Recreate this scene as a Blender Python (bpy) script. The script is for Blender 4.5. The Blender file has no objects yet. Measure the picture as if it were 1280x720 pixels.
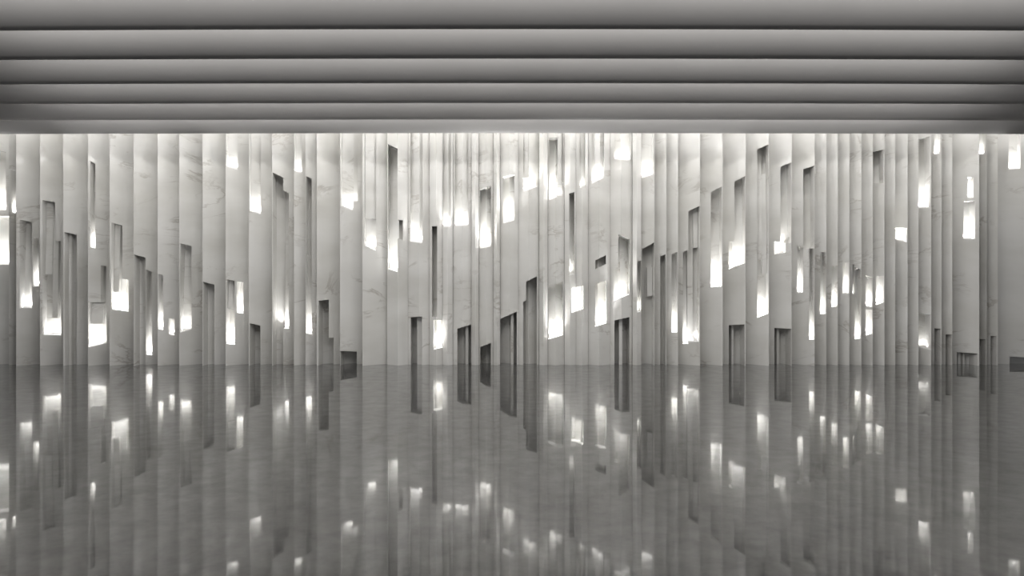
import bpy, bmesh, math, random
from mathutils import Vector, Matrix
random.seed(7)
SC = bpy.context.scene
COL = SC.collection

# ------------------------------------------------------------------ camera model
F = 905.0            # focal length in pixels of the 1280x720 frame
HC = 1.485           # eye height
D = 14.0             # distance to the marble wall
B = D + 0.42         # plane of the slab backs
ZTOP = 5.15
CX, CY = 640.0, 360.0

def wx(px, d): return (px - CX) / F * d
def wz(py, d): return HC + (CY - py) / F * d
def px_to_floor(py): return F * HC / (py - CY)

cam_d = bpy.data.cameras.new('camera'); cam = bpy.data.objects.new('camera', cam_d); COL.objects.link(cam)
cam_d.sensor_width = 36.0; cam_d.lens = F / 1280.0 * 36.0
cam.location = (0, 0, HC); cam.rotation_euler = (math.radians(90), 0, 0)
cam_d.clip_end = 200
SC.camera = cam

# ------------------------------------------------------------------ materials
def newmat(name):
    m = bpy.data.materials.new(name); m.use_nodes = True
    nt = m.node_tree; nt.nodes.clear()
    out = nt.nodes.new('ShaderNodeOutputMaterial')
    bs = nt.nodes.new('ShaderNodeBsdfPrincipled')
    nt.links.new(bs.outputs[0], out.inputs[0])
    return m, nt, bs

def N(nt, t, **kw):
    n = nt.nodes.new(t)
    for k, v in kw.items():
        if hasattr(n, k): setattr(n, k, v)
        else: n.inputs[k].default_value = v
    return n

def ramp(nt, fac, stops):
    r = nt.nodes.new('ShaderNodeValToRGB')
    e = r.color_ramp.elements
    while len(e) < len(stops): e.new(0.5)
    for el, (p, c) in zip(e, stops):
        el.position = p; el.color = (*c, 1) if len(c) == 3 else c
    nt.links.new(fac, r.inputs[0])
    return r

def mix(nt, fac, a, b, mode='MIX'):
    m = nt.nodes.new('ShaderNodeMix'); m.data_type = 'RGBA'; m.blend_type = mode
    for i, v in ((0, fac), (6, a), (7, b)):
        if hasattr(v, 'is_output'): nt.links.new(v, m.inputs[i])
        else: m.inputs[i].default_value = v
    return m.outputs[2]

def marble(name, base, rough=0.24, vein=(0.30, 0.27, 0.235), warm=0.35):
    m, nt, bs = newmat(name)
    geo = N(nt, 'ShaderNodeNewGeometry'); oi = N(nt, 'ShaderNodeObjectInfo')
    mul = N(nt, 'ShaderNodeVectorMath', operation='SCALE'); mul.inputs[3].default_value = 37.0
    comb = N(nt, 'ShaderNodeCombineXYZ')
    for i in range(3): nt.links.new(oi.outputs['Random'], comb.inputs[i])
    nt.links.new(comb.outputs[0], mul.inputs[0])
    add = N(nt, 'ShaderNodeVectorMath', operation='ADD')
    nt.links.new(geo.outputs['Position'], add.inputs[0]); nt.links.new(mul.outputs[0], add.inputs[1])
    P = add.outputs[0]
    # long diagonal veins: thin contour of a stretched noise, broken up by another noise
    mp = N(nt, 'ShaderNodeMapping'); mp.inputs['Rotation'].default_value = (0, math.radians(38), 0)
    mp.inputs['Scale'].default_value = (0.55, 0.55, 1.5)
    nt.links.new(P, mp.inputs[0])
    n1 = N(nt, 'ShaderNodeTexNoise', Scale=0.9, Detail=6.0, Roughness=0.62, Distortion=0.7); nt.links.new(mp.outputs[0], n1.inputs['Vector'])
    r1 = ramp(nt, n1.outputs[0], [(0.478, (0, 0, 0)), (0.497, (1, 1, 1)), (0.503, (1, 1, 1)), (0.522, (0, 0, 0))])
    n2 = N(nt, 'ShaderNodeTexNoise', Scale=1.3, Detail=3.0); nt.links.new(P, n2.inputs['Vector'])
    r2 = ramp(nt, n2.outputs[0], [(0.50, (0, 0, 0)), (0.66, (1, 1, 1))])
    ml = N(nt, 'ShaderNodeMath', operation='MULTIPLY'); nt.links.new(r1.outputs[0], ml.inputs[0]); nt.links.new(r2.outputs[0], ml.inputs[1])
    ml2 = N(nt, 'ShaderNodeMath', operation='MULTIPLY'); nt.links.new(ml.outputs[0], ml2.inputs[0]); ml2.inputs[1].default_value = 0.5
    # broad clouds
    n3 = N(nt, 'ShaderNodeTexNoise', Scale=0.8, Detail=5.0, Roughness=0.55); nt.links.new(mp.outputs[0], n3.inputs['Vector'])
    dark = tuple(c * k for c, k in zip(base, (0.86, 0.855, 0.835)))
    c3 = ramp(nt, n3.outputs[0], [(0.32, dark), (0.62, base)])
    # slab to slab tone
    r4 = ramp(nt, oi.outputs['Random'], [(0.0, (0.93, 0.93, 0.925)), (1.0, (1.0, 1.0, 1.0))])
    c = mix(nt, 1.0, c3.outputs[0], r4.outputs[0], 'MULTIPLY')
    c = mix(nt, ml2.outputs[0], c, (*vein, 1))
    nt.links.new(c, bs.inputs['Base Color'])
    bs.inputs['Roughness'].default_value = rough
    bs.inputs['IOR'].default_value = 1.48
    bs.inputs['Coat Weight'].default_value = 0.6; bs.inputs['Coat Roughness'].default_value = 0.05
    return m

M_MARBLE = marble('veined_cream_marble', (0.735, 0.728, 0.71))
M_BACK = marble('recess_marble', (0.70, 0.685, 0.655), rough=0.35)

def mat_floor():
    m, nt, bs = newmat('polished_grey_stone')
    geo = N(nt, 'ShaderNodeNewGeometry'); P = geo.outputs['Position']
    n1 = N(nt, 'ShaderNodeTexNoise', Scale=0.7, Detail=7.0, Roughness=0.6, Distortion=0.4); nt.links.new(P, n1.inputs['Vector'])
    c1 = ramp(nt, n1.outputs[0], [(0.3, FLOOR_A), (0.7, FLOOR_B)])
    n2 = N(nt, 'ShaderNodeTexNoise', Scale=5.0, Detail=7.0, Roughness=0.72); nt.links.new(P, n2.inputs['Vector'])
    c2 = ramp(nt, n2.outputs[0], [(0.35, (0.80, 0.80, 0.80)), (0.65, (1.08, 1.08, 1.08))])
    c = mix(nt, 1.0, c1.outputs[0], c2.outputs[0], 'MULTIPLY')
    nt.links.new(c, bs.inputs['Base Color'])
    n3 = N(nt, 'ShaderNodeTexNoise', Scale=1.6, Detail=4.0, Roughness=0.6); nt.links.new(P, n3.inputs['Vector'])
    rr = ramp(nt, n3.outputs[0], [(0.3, (0.20,) * 3), (0.7, (0.235,) * 3)])
    nt.links.new(rr.outputs[0], bs.inputs['Roughness'])
    bs.inputs['IOR'].default_value = FLOOR_IOR
    st = ramp(nt, n2.outputs[0], [(0.36, (0.18, 0.178, 0.182)), (0.64, (0.66, 0.65, 0.665))])
    nt.links.new(st.outputs[0], bs.inputs['Specular Tint'])
    cw = ramp(nt, n2.outputs[0], [(0.36, (0.60,) * 3), (0.62, (0.96,) * 3)])
    nt.links.new(cw.outputs[0], bs.inputs['Coat Weight']); bs.inputs['Coat Roughness'].default_value = 0.03; bs.inputs['Coat IOR'].default_value = 1.31
    return m
FLOOR_A, FLOOR_B, FLOOR_IOR = (0.028, 0.0275, 0.0275), (0.045, 0.0445, 0.0445), 1.5
M_FLOOR = mat_floor()

def plain(name, col, rough=0.6, var=0.06):
    m, nt, bs = newmat(name)
    geo = N(nt, 'ShaderNodeNewGeometry')
    n1 = N(nt, 'ShaderNodeTexNoise', Scale=1.2, Detail=4.0); nt.links.new(geo.outputs['Position'], n1.inputs['Vector'])
    r = ramp(nt, n1.outputs[0], [(0.3, tuple(c * (1 - var) for c in col)), (0.7, tuple(c * (1 + var) for c in col))])
    nt.links.new(r.outputs[0], bs.inputs['Base Color']); bs.inputs['Roughness'].default_value = rough
    return m
M_BAFFLE = plain('satin_grey_baffle', (0.50, 0.49, 0.485), 0.5, 0.03)
M_PLASTER = plain('grey_plaster', (0.42, 0.415, 0.41), 0.8)
M_DARK = plain('dark_void', (0.10, 0.10, 0.10), 0.9)

def emitter(name, strength, col=(1.0, 0.99, 0.975)):
    m = bpy.data.materials.new(name); m.use_nodes = True
    nt = m.node_tree; nt.nodes.clear()
    out = nt.nodes.new('ShaderNodeOutputMaterial'); e = nt.nodes.new('ShaderNodeEmission')
    e.inputs[0].default_value = (*col, 1); e.inputs[1].default_value = strength
    nt.links.new(e.outputs[0], out.inputs[0])
    return m

# ------------------------------------------------------------------ helpers
def link(name, me, mat, parent=None, loc=(0, 0, 0)):
    o = bpy.data.objects.new(name, me); COL.objects.link(o)
    o.location = loc
    if isinstance(mat, (list, tuple)):
        for x in mat: me.materials.append(x)
    else: me.materials.append(mat)
    if parent: o.parent = parent
    return o

def tag(o, label, cat, group=None, kind=None):
    o['label'] = label; o['category'] = cat
    if group: o['group'] = group
    if kind: o['kind'] = kind
    return o

def struct(name, bm, mat):
    me = bpy.data.meshes.new(name); bmesh.ops.recalc_face_normals(bm, faces=bm.faces); bm.to_mesh(me); bm.free()
    o = link(name, me, mat); o['kind'] = 'structure'
    return o

def box_bm(x0, x1, y0, y1, z0, z1, bm=None):
    bm = bm or bmesh.new()
    v = [bm.verts.new((x, y, z)) for x in (x0, x1) for y in (y0, y1) for z in (z0, z1)]
    for q in ((0, 1, 3, 2), (4, 6, 7, 5), (0, 4, 5, 1), (2, 3, 7, 6), (0, 2, 6, 4), (1, 5, 7, 3)):
        bm.faces.new([v[i] for i in q])
    return bm

# ------------------------------------------------------------------ room shell
XW = 10.35
YB = -3.5
struct('floor', box_bm(-XW - .2, XW + .2, YB, B + 0.4, -0.2, 0.0), M_FLOOR)
struct('ceiling', box_bm(-XW - .2, XW + .2, YB, B + 0.4, ZTOP + 0.02, ZTOP + 0.2), M_PLASTER)
struct('wall_left', box_bm(-XW - .2, -XW, YB, B + 0.4, 0.0, ZTOP + 0.02), M_PLASTER)
struct('wall_right', box_bm(XW, XW + .2, YB, B + 0.4, 0.0, ZTOP + 0.02), M_PLASTER)

# back wall of fine stone flutes, seen inside every pocket of the slab wall
def back_wall():
    bm = bmesh.new()
    xs = [-XW]; ys = []
    x = -XW; k = 0
    prof = []
    while x < XW:
        w = random.choice((0.085, 0.11, 0.11, 0.14))
        dep = B + (0.012 if k % 2 else 0.055)
        x2 = min(XW, x + w)
        prof.append((x, dep)); prof.append((x2 - 0.008, dep))
        x = x2; k += 1
    prof[-1] = (XW, prof[-1][1])
    lo = [bm.verts.new((a, b, 0)) for a, b in prof]; hi = [bm.verts.new((a, b, ZTOP)) for a, b in prof]
    for i in range(len(prof) - 1): bm.faces.new((lo[i], lo[i + 1], hi[i + 1], hi[i]))
    b0 = [bm.verts.new((s * XW, B + 0.3, z)) for s, z in ((-1, 0), (1, 0), (1, ZTOP), (-1, ZTOP))]
    bm.faces.new(b0)
    bm.faces.new((lo[0], hi[0], b0[3], b0[0])); bm.faces.new((lo[-1], b0[1], b0[2], hi[-1]))
    bm.faces.new(lo[::-1] + [b0[0], b0[1]][::1]) if False else None
    return bm
struct('wall_back', back_wall(), M_BACK)

def area(name, loc, rot, sx, sy, power, spread=180, col=(1, 0.985, 0.96)):
    l = bpy.data.lights.new(name, 'AREA'); l.shape = 'RECTANGLE'; l.size = sx; l.size_y = sy
    l.energy = power; l.color = col; l.spread = math.radians(spread)
    o = bpy.data.objects.new(name, l); COL.objects.link(o); o.location = loc; o.rotation_euler = rot
    return o
# ------------------------------------------------------------------ slab data (traced in the 1280x720 frame)
# S(x0, x1, fold, openings, fins): fold L / R = which edge stands proud, V = ridge in the middle
# opening: (x0, x1, top at x0, top at x1, bottom at x0, bottom at x1, light); None = open to ceiling / floor
_ = None
SL = [
 (-42, 11.2, 'L', [(-8, 7.5, 187, 190, 263, 263, 1.2), (-8, 11.2, 270, 270, 331, 331, 1.5)], []),
 (11.2, 20.3, 'L', [(13.2, 19.6, 212, 213, 266.5, 267, 1.2)], []),
 (20.3, 50, 'L', [(24.5, 40, 274.5, 277.5, 385.5, 385.5, .35), (41, 48.7, 296.5, 298, 358.5, 358.5, 1.0)], []),
 (50, 79, 'L', [(53, 69, 250, 253, 419, 419.5, .4), (69, 76.3, 301, 301.5, 419.5, 420, .4)], [(53.5, 62, 252, 252.5, 343, 343), (62.4, 69, 252, 253, 398, 398)]),
 (79, 110, 'L', [(80.5, 96, 290, 293.5, _, _, 0)], [(81, 84.5, 291, 292, _, _), (90, 95.5, 292, 293.2, _, _)]),
 (110, 137, 'L', [(112.5, 119.3, 201, 205, 310, 311, .9), (110.2, 126, 378, 378, 434.5, 431, .9), (126, 133, 332, 332.5, 431, 429, .25)], [(110.6, 125.6, 379, 379, 405, 405)]),
 (137, 167, 'L', [(139, 153, 278, 282, 387, 389, 1.0), (153, 160.7, 348.5, 350, 389, 390.5, .4)], [(139.4, 146, 279, 281, 365, 365)]),
 (167, 197, 'L', [(167.5, 181.8, 318, 322, _, _, 0), (182.4, 190, 336.5, 340, 444, 444.5, 1.0)], [(175, 181.5, 320, 321.5, _, _)]),
 (197, 224, 'L', [(197.3, 204, 342, 344, 412, 413, 1.0), (210.5, 218, 398, 399, 418.5, 420, .35)], []),
 (224, 253.2, 'L', [(225, 239.5, 304, 307.5, 416, 411.5, .45)], []),
 (253.2, 282, 'L', [(253.7, 268, 352, 356, _, _, 0)], []),
 (282, 311, 'L', [(283, 297, _, _, 208, 212.5, .5), (282.6, 293.5, 349, 351, 430.5, 431.5, 1.0), (295.7, 304, 352, 353, 391.5, 392.5, 1.1)], [(283, 293, 350, 351, 386, 386)]),
 (311, 340, 'L', [(312, 326, _, _, 264, 268, .9), (312, 325.5, 404, 407, _, _, 0)], []),
 (340, 367.5, 'L', [(340.8, 354, 215.5, 222, _, _, 0), (354, 361, 238, 241.5, 411, 411.5, 1.0)], []),
 (367.5, 382, 'L', [(368, 377, _, _, 214, 216.5, .6)], []),
 (382, 396, 'L', [(382.4, 389.7, 220, 223.5, 417.5, 418, 1.1)], []),
 (396, 425, 'L', [(398, 411, 376, 374.6, _, _, 0), (411, 417, 422, 422.5, _, _, 0)], []),
 (425, 453, 'L', [(426.5, 441, _, _, 257.5, 263.5, .9), (441, 447, _, _, 252, 253, .15), (425.5, 446, 438.7, 439.5, _, _, 0)], []),
 (453, 484, 'L', [(455.5, 470, _, _, 307.5, 314, .7)], [(455.8, 469.6, _, _, 272, 274)]),
 (484, 510, 'V', [(485, 497, 180, 186, 336.5, 340.5, .9), (497, 503.5, 274.5, 275, 298, 300, 0)], []),
 (510, 537, 'V', [(513, 528, _, _, 302, 304, 1.0), (513.5, 527.5, 396.5, 395.5, _, _, 0)], [(520.5, 527, 397, 396.5, _, _)]),
 (537, 553.2, 'V', [(540, 546.5, 283, 282.5, 396, 396, .0), (542, 553.1, 400, 400, 437.5, 435, .7)], []),
 (553.2, 566, 'V', [(553.6, 563.6, _, _, 283.5, 283.5, .7)], []),
 (566, 589.5, 'V', [(568.5, 585.5, _, _, 282.5, 282, .7), (571.5, 588.8, 411, 405.5, _, _, 0)], [(581.5, 585, 409, 406.5, _, _)]),
 (589.5, 598.5, 'V', [], []),
 (598.5, 617, 'V', [(600, 613.7, 235.5, 232.5, 311, 308, 1.0), (600.3, 613.6, 434, 428.5, _, _, 0)], []),
 (617, 625, 'V', [], []),
 (625, 648, 'V', [(628.7, 643, 221, 217.5, 279.5, 275.5, 1.1), (625.5, 646, 398.5, 389.5, _, _, 0)], [(638.5, 642, 393.5, 391.5, _, _)]),
 (648, 674, 'V', [(654, 672.5, _, _, 240, 233, .8), (657.5, 671, 352, 345.5, _, _, 0), (654, 657.5, 377.5, 375.5, _, _, 0)], [(654, 660, _, _, 222, 222)]),
 (674, 684.5, 'V', [], []),
 (684.5, 705.5, 'V', [(686.5, 697, 172, 172, 250.5, 246, 1.2), (697, 703.7, _, _, 245, 244.5, .15), (685.6, 703.6, 358, 352, 424.8, 419.3, .9)], [(697.6, 703.3, _, _, 232, 232)]),
 (705.5, 720, 'V', [(711.3, 718, 242, 240, 344.5, 342.5, .2), (714.5, 720, 361, 359.5, 391.5, 389.5, .9)], []),
 (720, 735, 'V', [(720, 729.2, 359.5, 357, 389.5, 386.5, .9), (724.5, 731.5, _, _, 235, 233, .25)], []),
 (735, 763, 'V', [(739.7, 755, _, _, 230, 222, .8), (744.2, 757.5, 325.5, 319, 336.5, 330, 0), (744, 758, 355.5, 351, 409, 404.5, 1.2)], [(744, 750, _, _, 205, 205)]),
 (763, 790.5, 'V', [(768, 788, _, _, 199, 201, .3), (773, 786.8, 293, 298.5, 374.5, 368.5, .5), (767.5, 773, 335, 334, 377, 374.5, .7), (768, 786.8, 400.5, 396.5, _, _, 0)], [(775, 779, 400, 398, _, _)]),
 (790.5, 801.5, 'V', [(796.5, 801.3, 327, 325.5, 391, 390, .3)], []),
 (801.5, 818.2, 'R', [(802, 816, _, _, 223, 218.5, .9), (802.5, 817.7, 311.5, 303, _, _, 0)], [(810.7, 817.3, 334, 333.5, 371, 369.5), (803, 806.5, 312, 310, _, _)]),
 (818.2, 833, 'R', [(825.3, 832.2, 320, 318, _, _, 0)], []),
 (833, 847.5, 'R', [(839.5, 846.8, 317, 315, 416, 416, 1.1)], []),
 (847.5, 875, 'R', [(853.7, 860.5, 314.5, 313, 430.5, 430.5, 1.1), (860.5, 874.5, 264, 257.5, 427.5, 427.5, .2)], [(861, 868, 264, 261, 426, 426), (868.4, 874.1, 262, 258, 309.5, 309)]),
 (875, 903.4, 'R', [(888.5, 902.5, 240, 233, 359.8, 358.5, 1.2)], []),
 (903.4, 932, 'R', [(918, 931.5, 227, 220, 334, 329.5, .6), (911, 918, 302.5, 301.5, 337.5, 334, .6), (911, 931, 406.5, 405.5, _, _, 0)], [(917, 919.5, 406.3, 406.2, _, _)]),
 (932, 961.2, 'R', [(946.5, 960.7, 187, 180.5, 398, 392.5, 1.0)], [(946.9, 954.4, 187, 183.5, 324, 324), (954.5, 960.4, 217, 213.5, 342, 342)]),
 (961.2, 989.5, 'R', [(975.5, 989, 208.5, 203, 303.5, 303.5, 0), (967.8, 982.5, 302, 303.5, 318.5, 316, .5), (968, 989, 410, 411, _, _, 0)], [(974, 977, 410.3, 410.4, _, _)]),
 (989.5, 1018.3, 'R', [(1004, 1018, 211.5, 207, 310, 310.5, 0), (996.5, 1004, 307, 306.5, 366, 366, 1.1), (1011.5, 1018, 310.5, 310.5, 425, 425, 1.1)], []),
 (1018.3, 1033, 'R', [(1025.4, 1032.7, 315.5, 314.5, 393, 393, 1.0)], []),
 (1033, 1047.3, 'R', [(1039.5, 1047, 332, 332, 384.5, 383.5, .8)], []),
 (1047.3, 1061.7, 'R', [(1053.7, 1061.4, 328.5, 328, 366.5, 367, 1.1)], []),
 (1061.7, 1076.8, 'R', [(1065.8, 1068.4, 330, 331, 368, 368, .4), (1068.5, 1076.2, 334, 337, 424.5, 424, .9)], []),
 (1076.8, 1091, 'R', [(1082.5, 1090.6, 344, 347, 383.5, 384.3, .9), (1082.5, 1090.6, 387, 387, 420, 417.5, .9)], []),
 (1091, 1105.6, 'R', [(1091.2, 1104.6, 190, 187, 229, 229, 0), (1095, 1105, 345, 345, 382, 378.5, .9)], []),
 (1105.6, 1119, 'R', [], []),
 (1119, 1134.5, 'R', [(1119.3, 1134, 285, 285, 299.5, 303, .8)], []),
 (1134.5, 1148, 'R', [], []),
 (1148, 1164, 'R', [(1148.2, 1162.2, 173, 170.5, 260, 259.5, .9), (1148.3, 1163.5, 391, 393.6, 434, 437.5, .12)], []),
 (1164, 1177, 'R', [(1167.8, 1175.2, _, _, 192.5, 192.5, 1.1), (1168, 1176, 410.5, 410.7, _, _, 0)], []),
 (1177, 1190.3, 'R', [(1182, 1189.6, 418, 418.5, _, _, 0)], []),
 (1190.3, 1224, 'R', [(1209.5, 1217, 221, 222, 247.5, 247.5, 1.0), (1204.5, 1219, 251, 251, 298.5, 299, 1.1), (1196, 1222, 440, 442, _, _, 0)], [(1202.5, 1206, 440.5, 440.7, _, _), (1209, 1211, 441, 441, _, _)]),
 (1224, 1233.5, 'R', [(1224.4, 1231.8, _, _, 193, 193, 1.1), (1224.5, 1232, 424, 424, _, _, 0)], [(1225, 1231.5, 433, 433, _, _)]),
 (1233.5, 1247.2, 'R', [(1238.3, 1245.6, 420, 420, _, _, 0)], []),
 (1247.2, 1322, 'R', [(1261, 1275.4, _, _, 212, 211, 1.1), (1262, 1304, 445.6, 448, _, _, 0)], []),
]

AMP = 0.18
def RDO(o):
    """depth of the set-back face of an opening at its (top, bottom)"""
    if o[2] is None: return (0.10, 0.08)
    side = min(1.0, abs((o[0] + o[1]) / 2 - 640) / 600)
    k = 0.27 - 0.07 * side
    if o[1] - o[0] < 9: k -= 0.04
    if o[4] is None: return (1.3 * k, 1.3 * k) if (o[2] or 0) > 370 else (k, k)
    if o[6] < 0.3: return (k, 0.75 * k)
    return (k, 0.12)
def depth_fn(s, off):
    x0, x1, fold = s[0], s[1], s[2]
    w = (x1 - x0) / 29.0
    a = AMP * min(1.0, 0.15 + 0.75 * w)
    if fold == 'L': return lambda x: D + off + a * (2 * (x - x0) / (x1 - x0) - 1)
    if fold == 'R': return lambda x: D + off - a * (2 * (x - x0) / (x1 - x0) - 1)
    xm = (x0 + x1) / 2
    return lambda x: D + off - 0.03 + 0.75 * a * (abs(x - xm) / ((x1 - x0) / 2) * 1.6 - 0.8)

YT, YF = -1000.0, 5000.0      # 'up to the ceiling' / 'down to the floor'

def solid(breaks, cells, dfn, back, edge=None):
    """cells: per strip a list of (topL, topR, botL, botR). Returns list of (bmesh, bbox) for each connected solid."""
    n = len(breaks) - 1
    lines = [set() for _i in range(n + 1)]
    for i in range(n):
        for tl, tr, bl, br in cells[i]:
            lines[i].update((round(tl, 2), round(bl, 2))); lines[i + 1].update((round(tr, 2), round(br, 2)))
    L = [sorted(s) for s in lines]
    # connected components
    ids = [(i, j) for i in range(n) for j in range(len(cells[i]))]
    par = {k: k for k in ids}
    def find(k):
        while par[k] != k: k = par[k]
        return k
    for i in range(n - 1):
        for j, a in enumerate(cells[i]):
            for k, b in enumerate(cells[i + 1]):
                if min(a[3], b[2]) - max(a[1], b[0]) > 0.05: par[find((i, j))] = find((i + 1, k))
    comps = {}
    for k in ids: comps.setdefault(find(k), []).append(k)
    out = []
    for comp in comps.values():
        cs = set(comp)
        bm = bmesh.new(); fv = {}; bv = {}
        def z_of(y, d):
            if y <= YT: return ZTOP
            if y >= YF: return 0.0
            return max(0.0, wz(y, d))
        def fr(i, y):
            key = (i, y)
            if key not in fv:
                d = dfn(breaks[i]); x = wx(breaks[i], d); z = z_of(y, d)
                if edge and i == 0: x = edge[0]
                if edge and i == n: x = edge[1]
                fv[key] = bm.verts.new((x, d, z)); bv[key] = bm.verts.new((x, back, z))
            return fv[key], bv[key]
        for (i, j) in comp:
            tl, tr, bl, br = (round(v, 2) for v in cells[i][j])
            left = [y for y in L[i] if tl <= y <= bl]; right = [y for y in L[i + 1] if tr <= y <= br]
            ring = [(i, y) for y in left] + [(i + 1, y) for y in reversed(right)]
            f = [fr(*k)[0] for k in ring]; g = [fr(*k)[1] for k in ring]
            bm.faces.new(f); bm.faces.new(g[::-1])
            for (a, b) in (((i, tl), (i + 1, tr)), ((i + 1, br), (i, bl))):
                A, B2 = fr(*a), fr(*b)
                bm.faces.new((A[0], B2[0], B2[1], A[1]))
        # side faces
        def covers(i, side, a, b):
            if not (0 <= i < n): return False
            for j, c in enumerate(cells[i]):
                if (i, j) in cs:
                    t, bt = (c[0], c[2]) if side == 0 else (c[1], c[3])
                    if t <= a + 0.011 and bt >= b - 0.011: return True
            return False
        for i in range(n + 1):
            for a, b in zip(L[i], L[i][1:]):
                l, r = covers(i - 1, 1, a, b), covers(i, 0, a, b)
                if l != r:
                    A, B2 = fr(i, a), fr(i, b)
                    try: bm.faces.new((A[0], B2[0], B2[1], A[1]))
                    except ValueError: pass
        bmesh.ops.recalc_face_normals(bm, faces=bm.faces)
        out.append((bm, comp))
    return out

def make_obj(name, bm, mat, parent=None):
    lo = Vector((min(v.co.x for v in bm.verts), min(v.co.y for v in bm.verts), min(v.co.z for v in bm.verts)))
    hi = Vector((max(v.co.x for v in bm.verts), max(v.co.y for v in bm.verts), max(v.co.z for v in bm.verts)))
    c = Vector(((lo.x + hi.x) / 2, hi.y, lo.z))
    if parent: c = parent.location.copy()
    for v in bm.verts: v.co -= c
    me = bpy.data.meshes.new(name); bm.to_mesh(me); bm.free()
    o = link(name, me, mat, parent, (0, 0, 0) if parent else c)
    return o, lo, hi

ORD = ['zeroth', 'first', 'second', 'third', 'fourth', 'fifth', 'sixth', 'seventh', 'eighth', 'ninth', 'tenth', 'eleventh', 'twelfth',
       'thirteenth', 'fourteenth', 'fifteenth', 'sixteenth', 'seventeenth', 'eighteenth', 'nineteenth']
TENS = {2: 'twent', 3: 'thirt', 4: 'fort', 5: 'fift', 6: 'sixt', 7: 'sevent'}
def ordinal(n):
    if n < 20: return ORD[n]
    t, u = divmod(n, 10)
    return TENS[t] + ('ieth' if u == 0 else 'y-' + ORD[u])

def height_word(y):
    return 'high' if y < 265 else ('midway' if y < 365 else 'low')

def describe(s):
    lit = [o for o in s[3] if o[6] >= 0.25]
    dark = [o for o in s[3] if o[6] < 0.25]
    w = s[1] - s[0]
    f = []
    if len(lit) == 1: f.append('glowing slot ' + height_word(lit[0][4]))
    elif len(lit) > 1: f.append({2: 'two', 3: 'three'}[len(lit)] + ' glowing slots')
    fl = [o for o in dark if o[4] is None]; dk = [o for o in dark if o[4] is not None]
    if fl: f.append('dark floor opening' if fl[0][2] > 365 else 'tall shadowed cutout')
    elif dk: f.append('dark cutout')
    wd = 'broad' if w > 24 else ('narrow' if w < 15.5 else 'medium')
    return wd, (', '.join(f[:2]) if f else 'no openings')

POCKET_W = 3.9
LAMP = {}
LAMP_K = 5.0
def lamp_mat(k):
    k = round(k, 2)
    if k not in LAMP: LAMP[k] = emitter('pocket_glow_%d' % int(k * 100), LAMP_K * k)
    return LAMP[k]
M_LAMPBODY = plain('white_aluminium', (0.75, 0.75, 0.74), 0.5)

count = 0
n_slabs = len(SL)
offs = [0.0 if q[2] == 'V' else random.uniform(-0.012, 0.012) for q in SL]
FN = [depth_fn(q, f) for q, f in zip(SL, offs)]
EDGE = [[wx(q[0], f(q[0])), wx(q[1], f(q[1]))] for q, f in zip(SL, FN)]
for i in range(n_slabs - 1):
    a, b = EDGE[i][1], EDGE[i + 1][0]
    if a > b - 0.002:
        EDGE[i][1] = (a + b) / 2 - 0.001; EDGE[i + 1][0] = (a + b) / 2 + 0.001
EDGE[0][0] = max(EDGE[0][0], -XW + 0.004); EDGE[-1][1] = min(EDGE[-1][1], XW - 0.004)

def pocket_block(name, o, x0, x1, yt, yb, dep, parent, dfn, mat):
    # a stone face set back behind an opening, cut to the opening's own edges
    def X(x): return wx(x, dfn(x))
    xl, xr = X(o[0]), X(o[1])
    xs = [x0, x1]
    xm = None
    bm = bmesh.new(); V = []
    for k, x in enumerate(xs):
        xx = min(max(X(x), max(xl, -XW + .004)), min(xr, XW - .004))
        f = dfn(x)
        zt = ZTOP if yt[k] is None else wz(yt[k], f)
        zb = 0.0 if yb[k] is None else max(0.0, wz(yb[k], f))
        for fr in (1, 0):
            for z, dp in ((zb, dep[1]), (zt, dep[0])): V.append(bm.verts.new((xx, min(f + dp, B - 0.01) if fr else B - 0.001, z)))
    for q in ((0, 1, 3, 2), (4, 6, 7, 5), (0, 4, 5, 1), (2, 3, 7, 6), (0, 2, 6, 4), (1, 5, 7, 3)):
        bm.faces.new([V[i] for i in q])
    bmesh.ops.recalc_face_normals(bm, faces=bm.faces)
    return make_obj(name, bm, mat, parent)[0]
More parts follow.
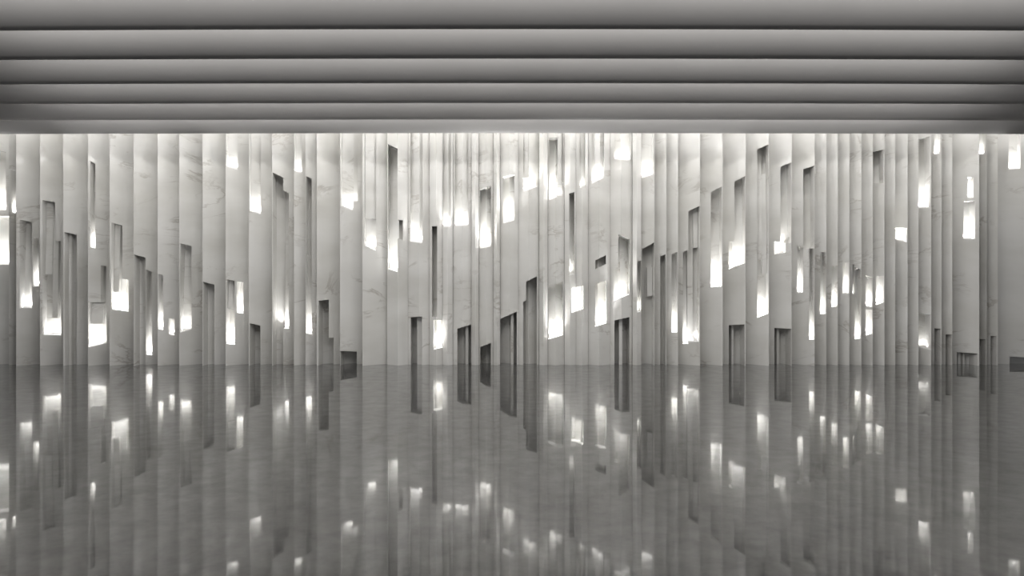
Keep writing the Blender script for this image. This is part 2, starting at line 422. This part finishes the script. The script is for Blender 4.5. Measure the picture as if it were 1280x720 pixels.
for s in SL:
    count += 1
    x0, x1, fold, ops, fins = s
    dfn = FN[count - 1]
    br = {x0, x1}
    if fold == 'V': br.add((x0 + x1) / 2)
    for o in ops: br.update((o[0], o[1]))
    br = sorted(br)
    m = [br[0]]
    for b in br[1:]:
        if b - m[-1] > 0.05: m.append(b)
    br = m
    cells = []
    for a, b in zip(br, br[1:]):
        ops_here = []
        for o in ops:
            if o[0] <= a + 0.06 and o[1] >= b - 0.06:
                def lerp(u, v, x): return u + (v - u) * (x - o[0]) / (o[1] - o[0])
                t = (YT, YT) if o[2] is None else (lerp(o[2], o[3], a), lerp(o[2], o[3], b))
                bt = (YF, YF) if o[4] is None else (lerp(o[4], o[5], a), lerp(o[4], o[5], b))
                ops_here.append((t, bt))
        ops_here.sort(key=lambda q: q[0][0])
        cur = (YT, YT); cl = []
        for t, bt in ops_here:
            if t[0] - cur[0] > 0.05 or t[1] - cur[1] > 0.05: cl.append((cur[0], max(cur[1], YT), t[0], t[1]) if True else None)
            cur = bt
        if cur[0] < YF: cl.append((cur[0], cur[1], YF, YF))
        cells.append(cl)
    wd, feat = describe(s)
    place = (ordinal(count) + ' from left end') if count <= 31 else (ordinal(n_slabs + 1 - count) + ' from right end')
    objs = []
    parts = solid(br, cells, dfn, B, EDGE[count - 1])
    for bm, comp in parts:
        zs = [v.co.z for v in bm.verts]
        xs = [v.co.x for v in bm.verts]
        o, lo, hi = make_obj('marble_panel', bm, M_MARBLE)
        objs.append((o, lo, hi))
    objs.sort(key=lambda q: -(q[2].x - q[1].x) * (q[2].z - q[1].z))
    for i, (o, lo, hi) in enumerate(objs):
        if len(objs) == 1:
            lab = '%s marble slab with %s, %s' % (wd, feat, place)
        elif lo.z > 0.01:
            lab = 'hanging marble piece above an opening, %s' % place
        elif hi.z < ZTOP - 0.01:
            lab = 'standing marble piece on the floor, %s' % place
        else:
            lab = '%s marble slab with %s, %s' % (wd, feat, place)
        tag(o, lab, 'marble slab', 'marble slabs of the feature wall', 'thing')
    def owner(px, py):
        X, Z = wx(px, D), wz(py, D)
        best, bd = objs[0][0], 1e9
        for o, lo, hi in objs:
            dd = max(lo.x - X, 0, X - hi.x) + max(lo.z - Z, 0, Z - hi.z)
            if dd < bd: best, bd = o, dd
        return best
    # set-back faces inside the openings
    for o in ops:
        xs = [o[0], o[1]]
        if fold == 'V' and o[0] < (x0 + x1) / 2 < o[1]: xs.insert(1, (x0 + x1) / 2)
        def yy(u, v, x): return None if u is None else u + (v - u) * (x - o[0]) / (o[1] - o[0])
        for a, b in zip(xs, xs[1:]):
            pocket_block('pocket_back', o, a, b, (yy(o[2], o[3], a), yy(o[2], o[3], b)), (yy(o[4], o[5], a), yy(o[4], o[5], b)), RDO(o),
                         owner((a + b) / 2, max(o[2] or 0, 150) - 4), dfn, M_MARBLE)
    # fins standing in front of them
    for (a, b, tl, tr, bl, brr) in fins:
        xm = (a + b) / 2
        ym = max(tl or 170, 170) + 2
        best = min(ops, key=lambda o: max(o[0] - xm, 0, xm - o[1]) + 0.1 * max((o[2] or 0) - ym, 0, ym - (o[4] or 999)))
        deep = best[4] is None and (best[2] or 0) > 370
        pocket_block('recessed_fin', best, a, b, (tl, tr), (bl, brr), (0.13, 0.13) if deep else tuple(q * 0.6 for q in RDO(best)), owner(xm, max(tl or 0, 150) - 4), dfn, M_MARBLE)
    # light strips lying on the ledges
    for o in ops:
        if o[6] <= 0 or o[4] is None: continue
        ends = [o[0] + 0.15, o[1] - 0.15]
        if fold == 'V' and ends[0] + 1 < (x0 + x1) / 2 < ends[1] - 1: ends.insert(1, (x0 + x1) / 2)
        ow = owner((o[0] + o[1]) / 2, o[4] + 4)
        dep = RDO(o)[1]
        bm = bmesh.new()
        rows = []
        for x in ends:
            d = dfn(x); y = o[4] + (o[5] - o[4]) * (x - o[0]) / (o[1] - o[0])
            X, Z = wx(x, d), wz(y, d)
            rows.append([bm.verts.new((X, d + q, Z + dz)) for q in (0.022, dep - 0.004) for dz in (0.001, 0.013)])
        for p, q in zip(rows, rows[1:]):
            for i, j in ((0, 1), (3, 2), (2, 0)): bm.faces.new((p[i], p[j], q[j], q[i]))
            t = bm.faces.new((p[1], p[3], q[3], q[1])); t.material_index = 1
        bm.faces.new([rows[0][i] for i in (0, 2, 3, 1)]); bm.faces.new([rows[-1][i] for i in (0, 1, 3, 2)])
        bmesh.ops.recalc_face_normals(bm, faces=bm.faces)
        lo_, _l, _h = make_obj('light_strip', bm, [M_LAMPBODY, lamp_mat(o[6])], ow)
        lo_['label'] = 'white glowing light strip on the ledge'
        for xa, xb in zip(ends, ends[1:]):
            pa = Vector((wx(xa, dfn(xa)), dfn(xa) + dep * 0.6, 0)); pb = Vector((wx(xb, dfn(xb)), dfn(xb) + dep * 0.6, 0))
            ux = (pb - pa).normalized(); back = Vector((-ux.y, ux.x, 0))
            emit = (Vector((0, 0, 1)) * math.cos(math.radians(6)) + back * math.sin(math.radians(6)))
            zax = -emit; yax = zax.cross(ux)
            M = Matrix((ux, yax, zax)).transposed()
            wl = (pb - pa).length
            xm = (xa + xb) / 2
            zl = wz(o[4] + (o[5] - o[4]) * (xm - o[0]) / (o[1] - o[0]), dfn(xm)) + 0.03
            c = (pa + pb) / 2; c.z = zl
            area('pocket_light', c, M.to_euler(), wl, 0.03, POCKET_W * o[6] * wl / 0.2 * (0.55 if o[2] is None else 1.0), 95, (1, 0.992, 0.98))

# ------------------------------------------------------------------ ceiling baffles
H_B = HC + 2.836
edges = [-16, 36.0, 73.0, 103.8, 128.7, 149.3, 166.3]
LAB = ['grey curved ceiling baffle closest overhead, above the top of the photo',
       'topmost grey curved ceiling baffle in view',
       'second grey curved ceiling baffle counted down from top of view',
       'third grey curved ceiling baffle counted down from top of view',
       'fourth grey curved ceiling baffle, third up from the marble wall',
       'fifth grey curved ceiling baffle, just in front of the last one',
       'last grey curved ceiling baffle, right in front of the bright wall top']
for k, ye in enumerate(edges):
    yk = 2.836 * F / (CY - ye)
    R = 0.62
    th = [math.radians(a) for a in (30, 36, 42, 48, 54, 60, 66, 72, 79, 86)]
    prof = []
    for t in th:
        prof.append((-R * math.sin(t) + R * math.sin(th[0]), R * math.cos(th[0]) - R * math.cos(t)))
    ztop = ZTOP + 0.02 - H_B
    prof.append((prof[-1][0] - 0.005, ztop))
    prof.append((0.035, ztop)); prof.append((0.035, 0.012)); prof.append((0.012, 0.0))
    bm = bmesh.new()
    nx = 24
    rings = []
    for i in range(nx + 1):
        X = -XW + 2 * XW * i / nx
        bow = -0.006 * yk * min(1.3, abs(X) / (0.707 * yk)) ** 2
        rings.append([bm.verts.new((X, yk - bow + p[0] , H_B + p[1])) for p in prof])
    n = len(prof)
    for i in range(nx):
        for j in range(n):
            bm.faces.new((rings[i][j], rings[i + 1][j], rings[i + 1][(j + 1) % n], rings[i][(j + 1) % n]))
    bm.faces.new(rings[0]); bm.faces.new(rings[-1][::-1])
    bmesh.ops.recalc_face_normals(bm, faces=bm.faces)
    for f in bm.faces: f.smooth = len(f.verts) == 4 and abs(f.normal.x) < 0.5 and f.normal.y < 0 and f.normal.z < 0.05
    o, lo, hi = make_obj('ceiling_baffle', bm, M_BAFFLE)
    tag(o, LAB[k], 'ceiling baffle', 'curved baffles across the ceiling')

# row of small LEDs along the back of the last baffle, mirrored in the polished slab tops
last = o
bm = box_bm(-XW + .1, XW - .1, yk + 0.05, yk + 0.062, H_B + 0.15, H_B + 0.175)
leds = []
x = -XW + 0.2
while x < XW - 0.2:
    n0 = len(bm.faces)
    box_bm(x, x + 0.05, yk + 0.062, yk + 0.068, H_B + 0.157, H_B + 0.169, bm)
    bm.faces.ensure_lookup_table()
    for f in bm.faces[n0:]: f.material_index = 1
    x += 0.14
bmesh.ops.recalc_face_normals(bm, faces=bm.faces)
make_obj('light_strip', bm, [M_LAMPBODY, emitter('led_white', 45.0)], last)
# ------------------------------------------------------------------ lights
# cove behind the last baffle washing down the slabs
area('cove_light', (0, 13.55, 4.98), (math.radians(12), 0, 0), 20.3, 0.12, 150, 150)
area('low_wall_fill', (0, 13.45, 4.95), (math.radians(9), 0, 0), 20.3, 0.12, 52, 50)  # added narrow beam, evens out the cove's falloff down the wall
area('wall_front_fill', (0, 12.42, 4.98), (math.radians(38), 0, 0), 20.2, 0.10, 12, 110)  # added fill from the baffle gap, steeper light into the wall openings
# linear coves on the back of each baffle, washing the face of the next one
for k in range(len(edges) - 1):
    yk = 2.836 * F / (CY - edges[k])
    area('baffle_cove', (0, yk + 0.10, H_B + 0.54), (math.radians(70), 0, 0), 20.2, 0.06, 94, 160)
# added even fill, let in where the room is left open behind the camera
w = bpy.data.worlds.new('lobby_fill'); SC.world = w; w.use_nodes = True
bg = w.node_tree.nodes['Background']; bg.inputs[0].default_value = (0.98, 0.985, 1.0, 1); bg.inputs[1].default_value = 0.55

SC.view_settings.view_transform = 'Standard'
SC.view_settings.look = 'None'
SC.view_settings.gamma = 1.0
SC.view_settings.use_curve_mapping = False
SC.view_settings.exposure = 0.0
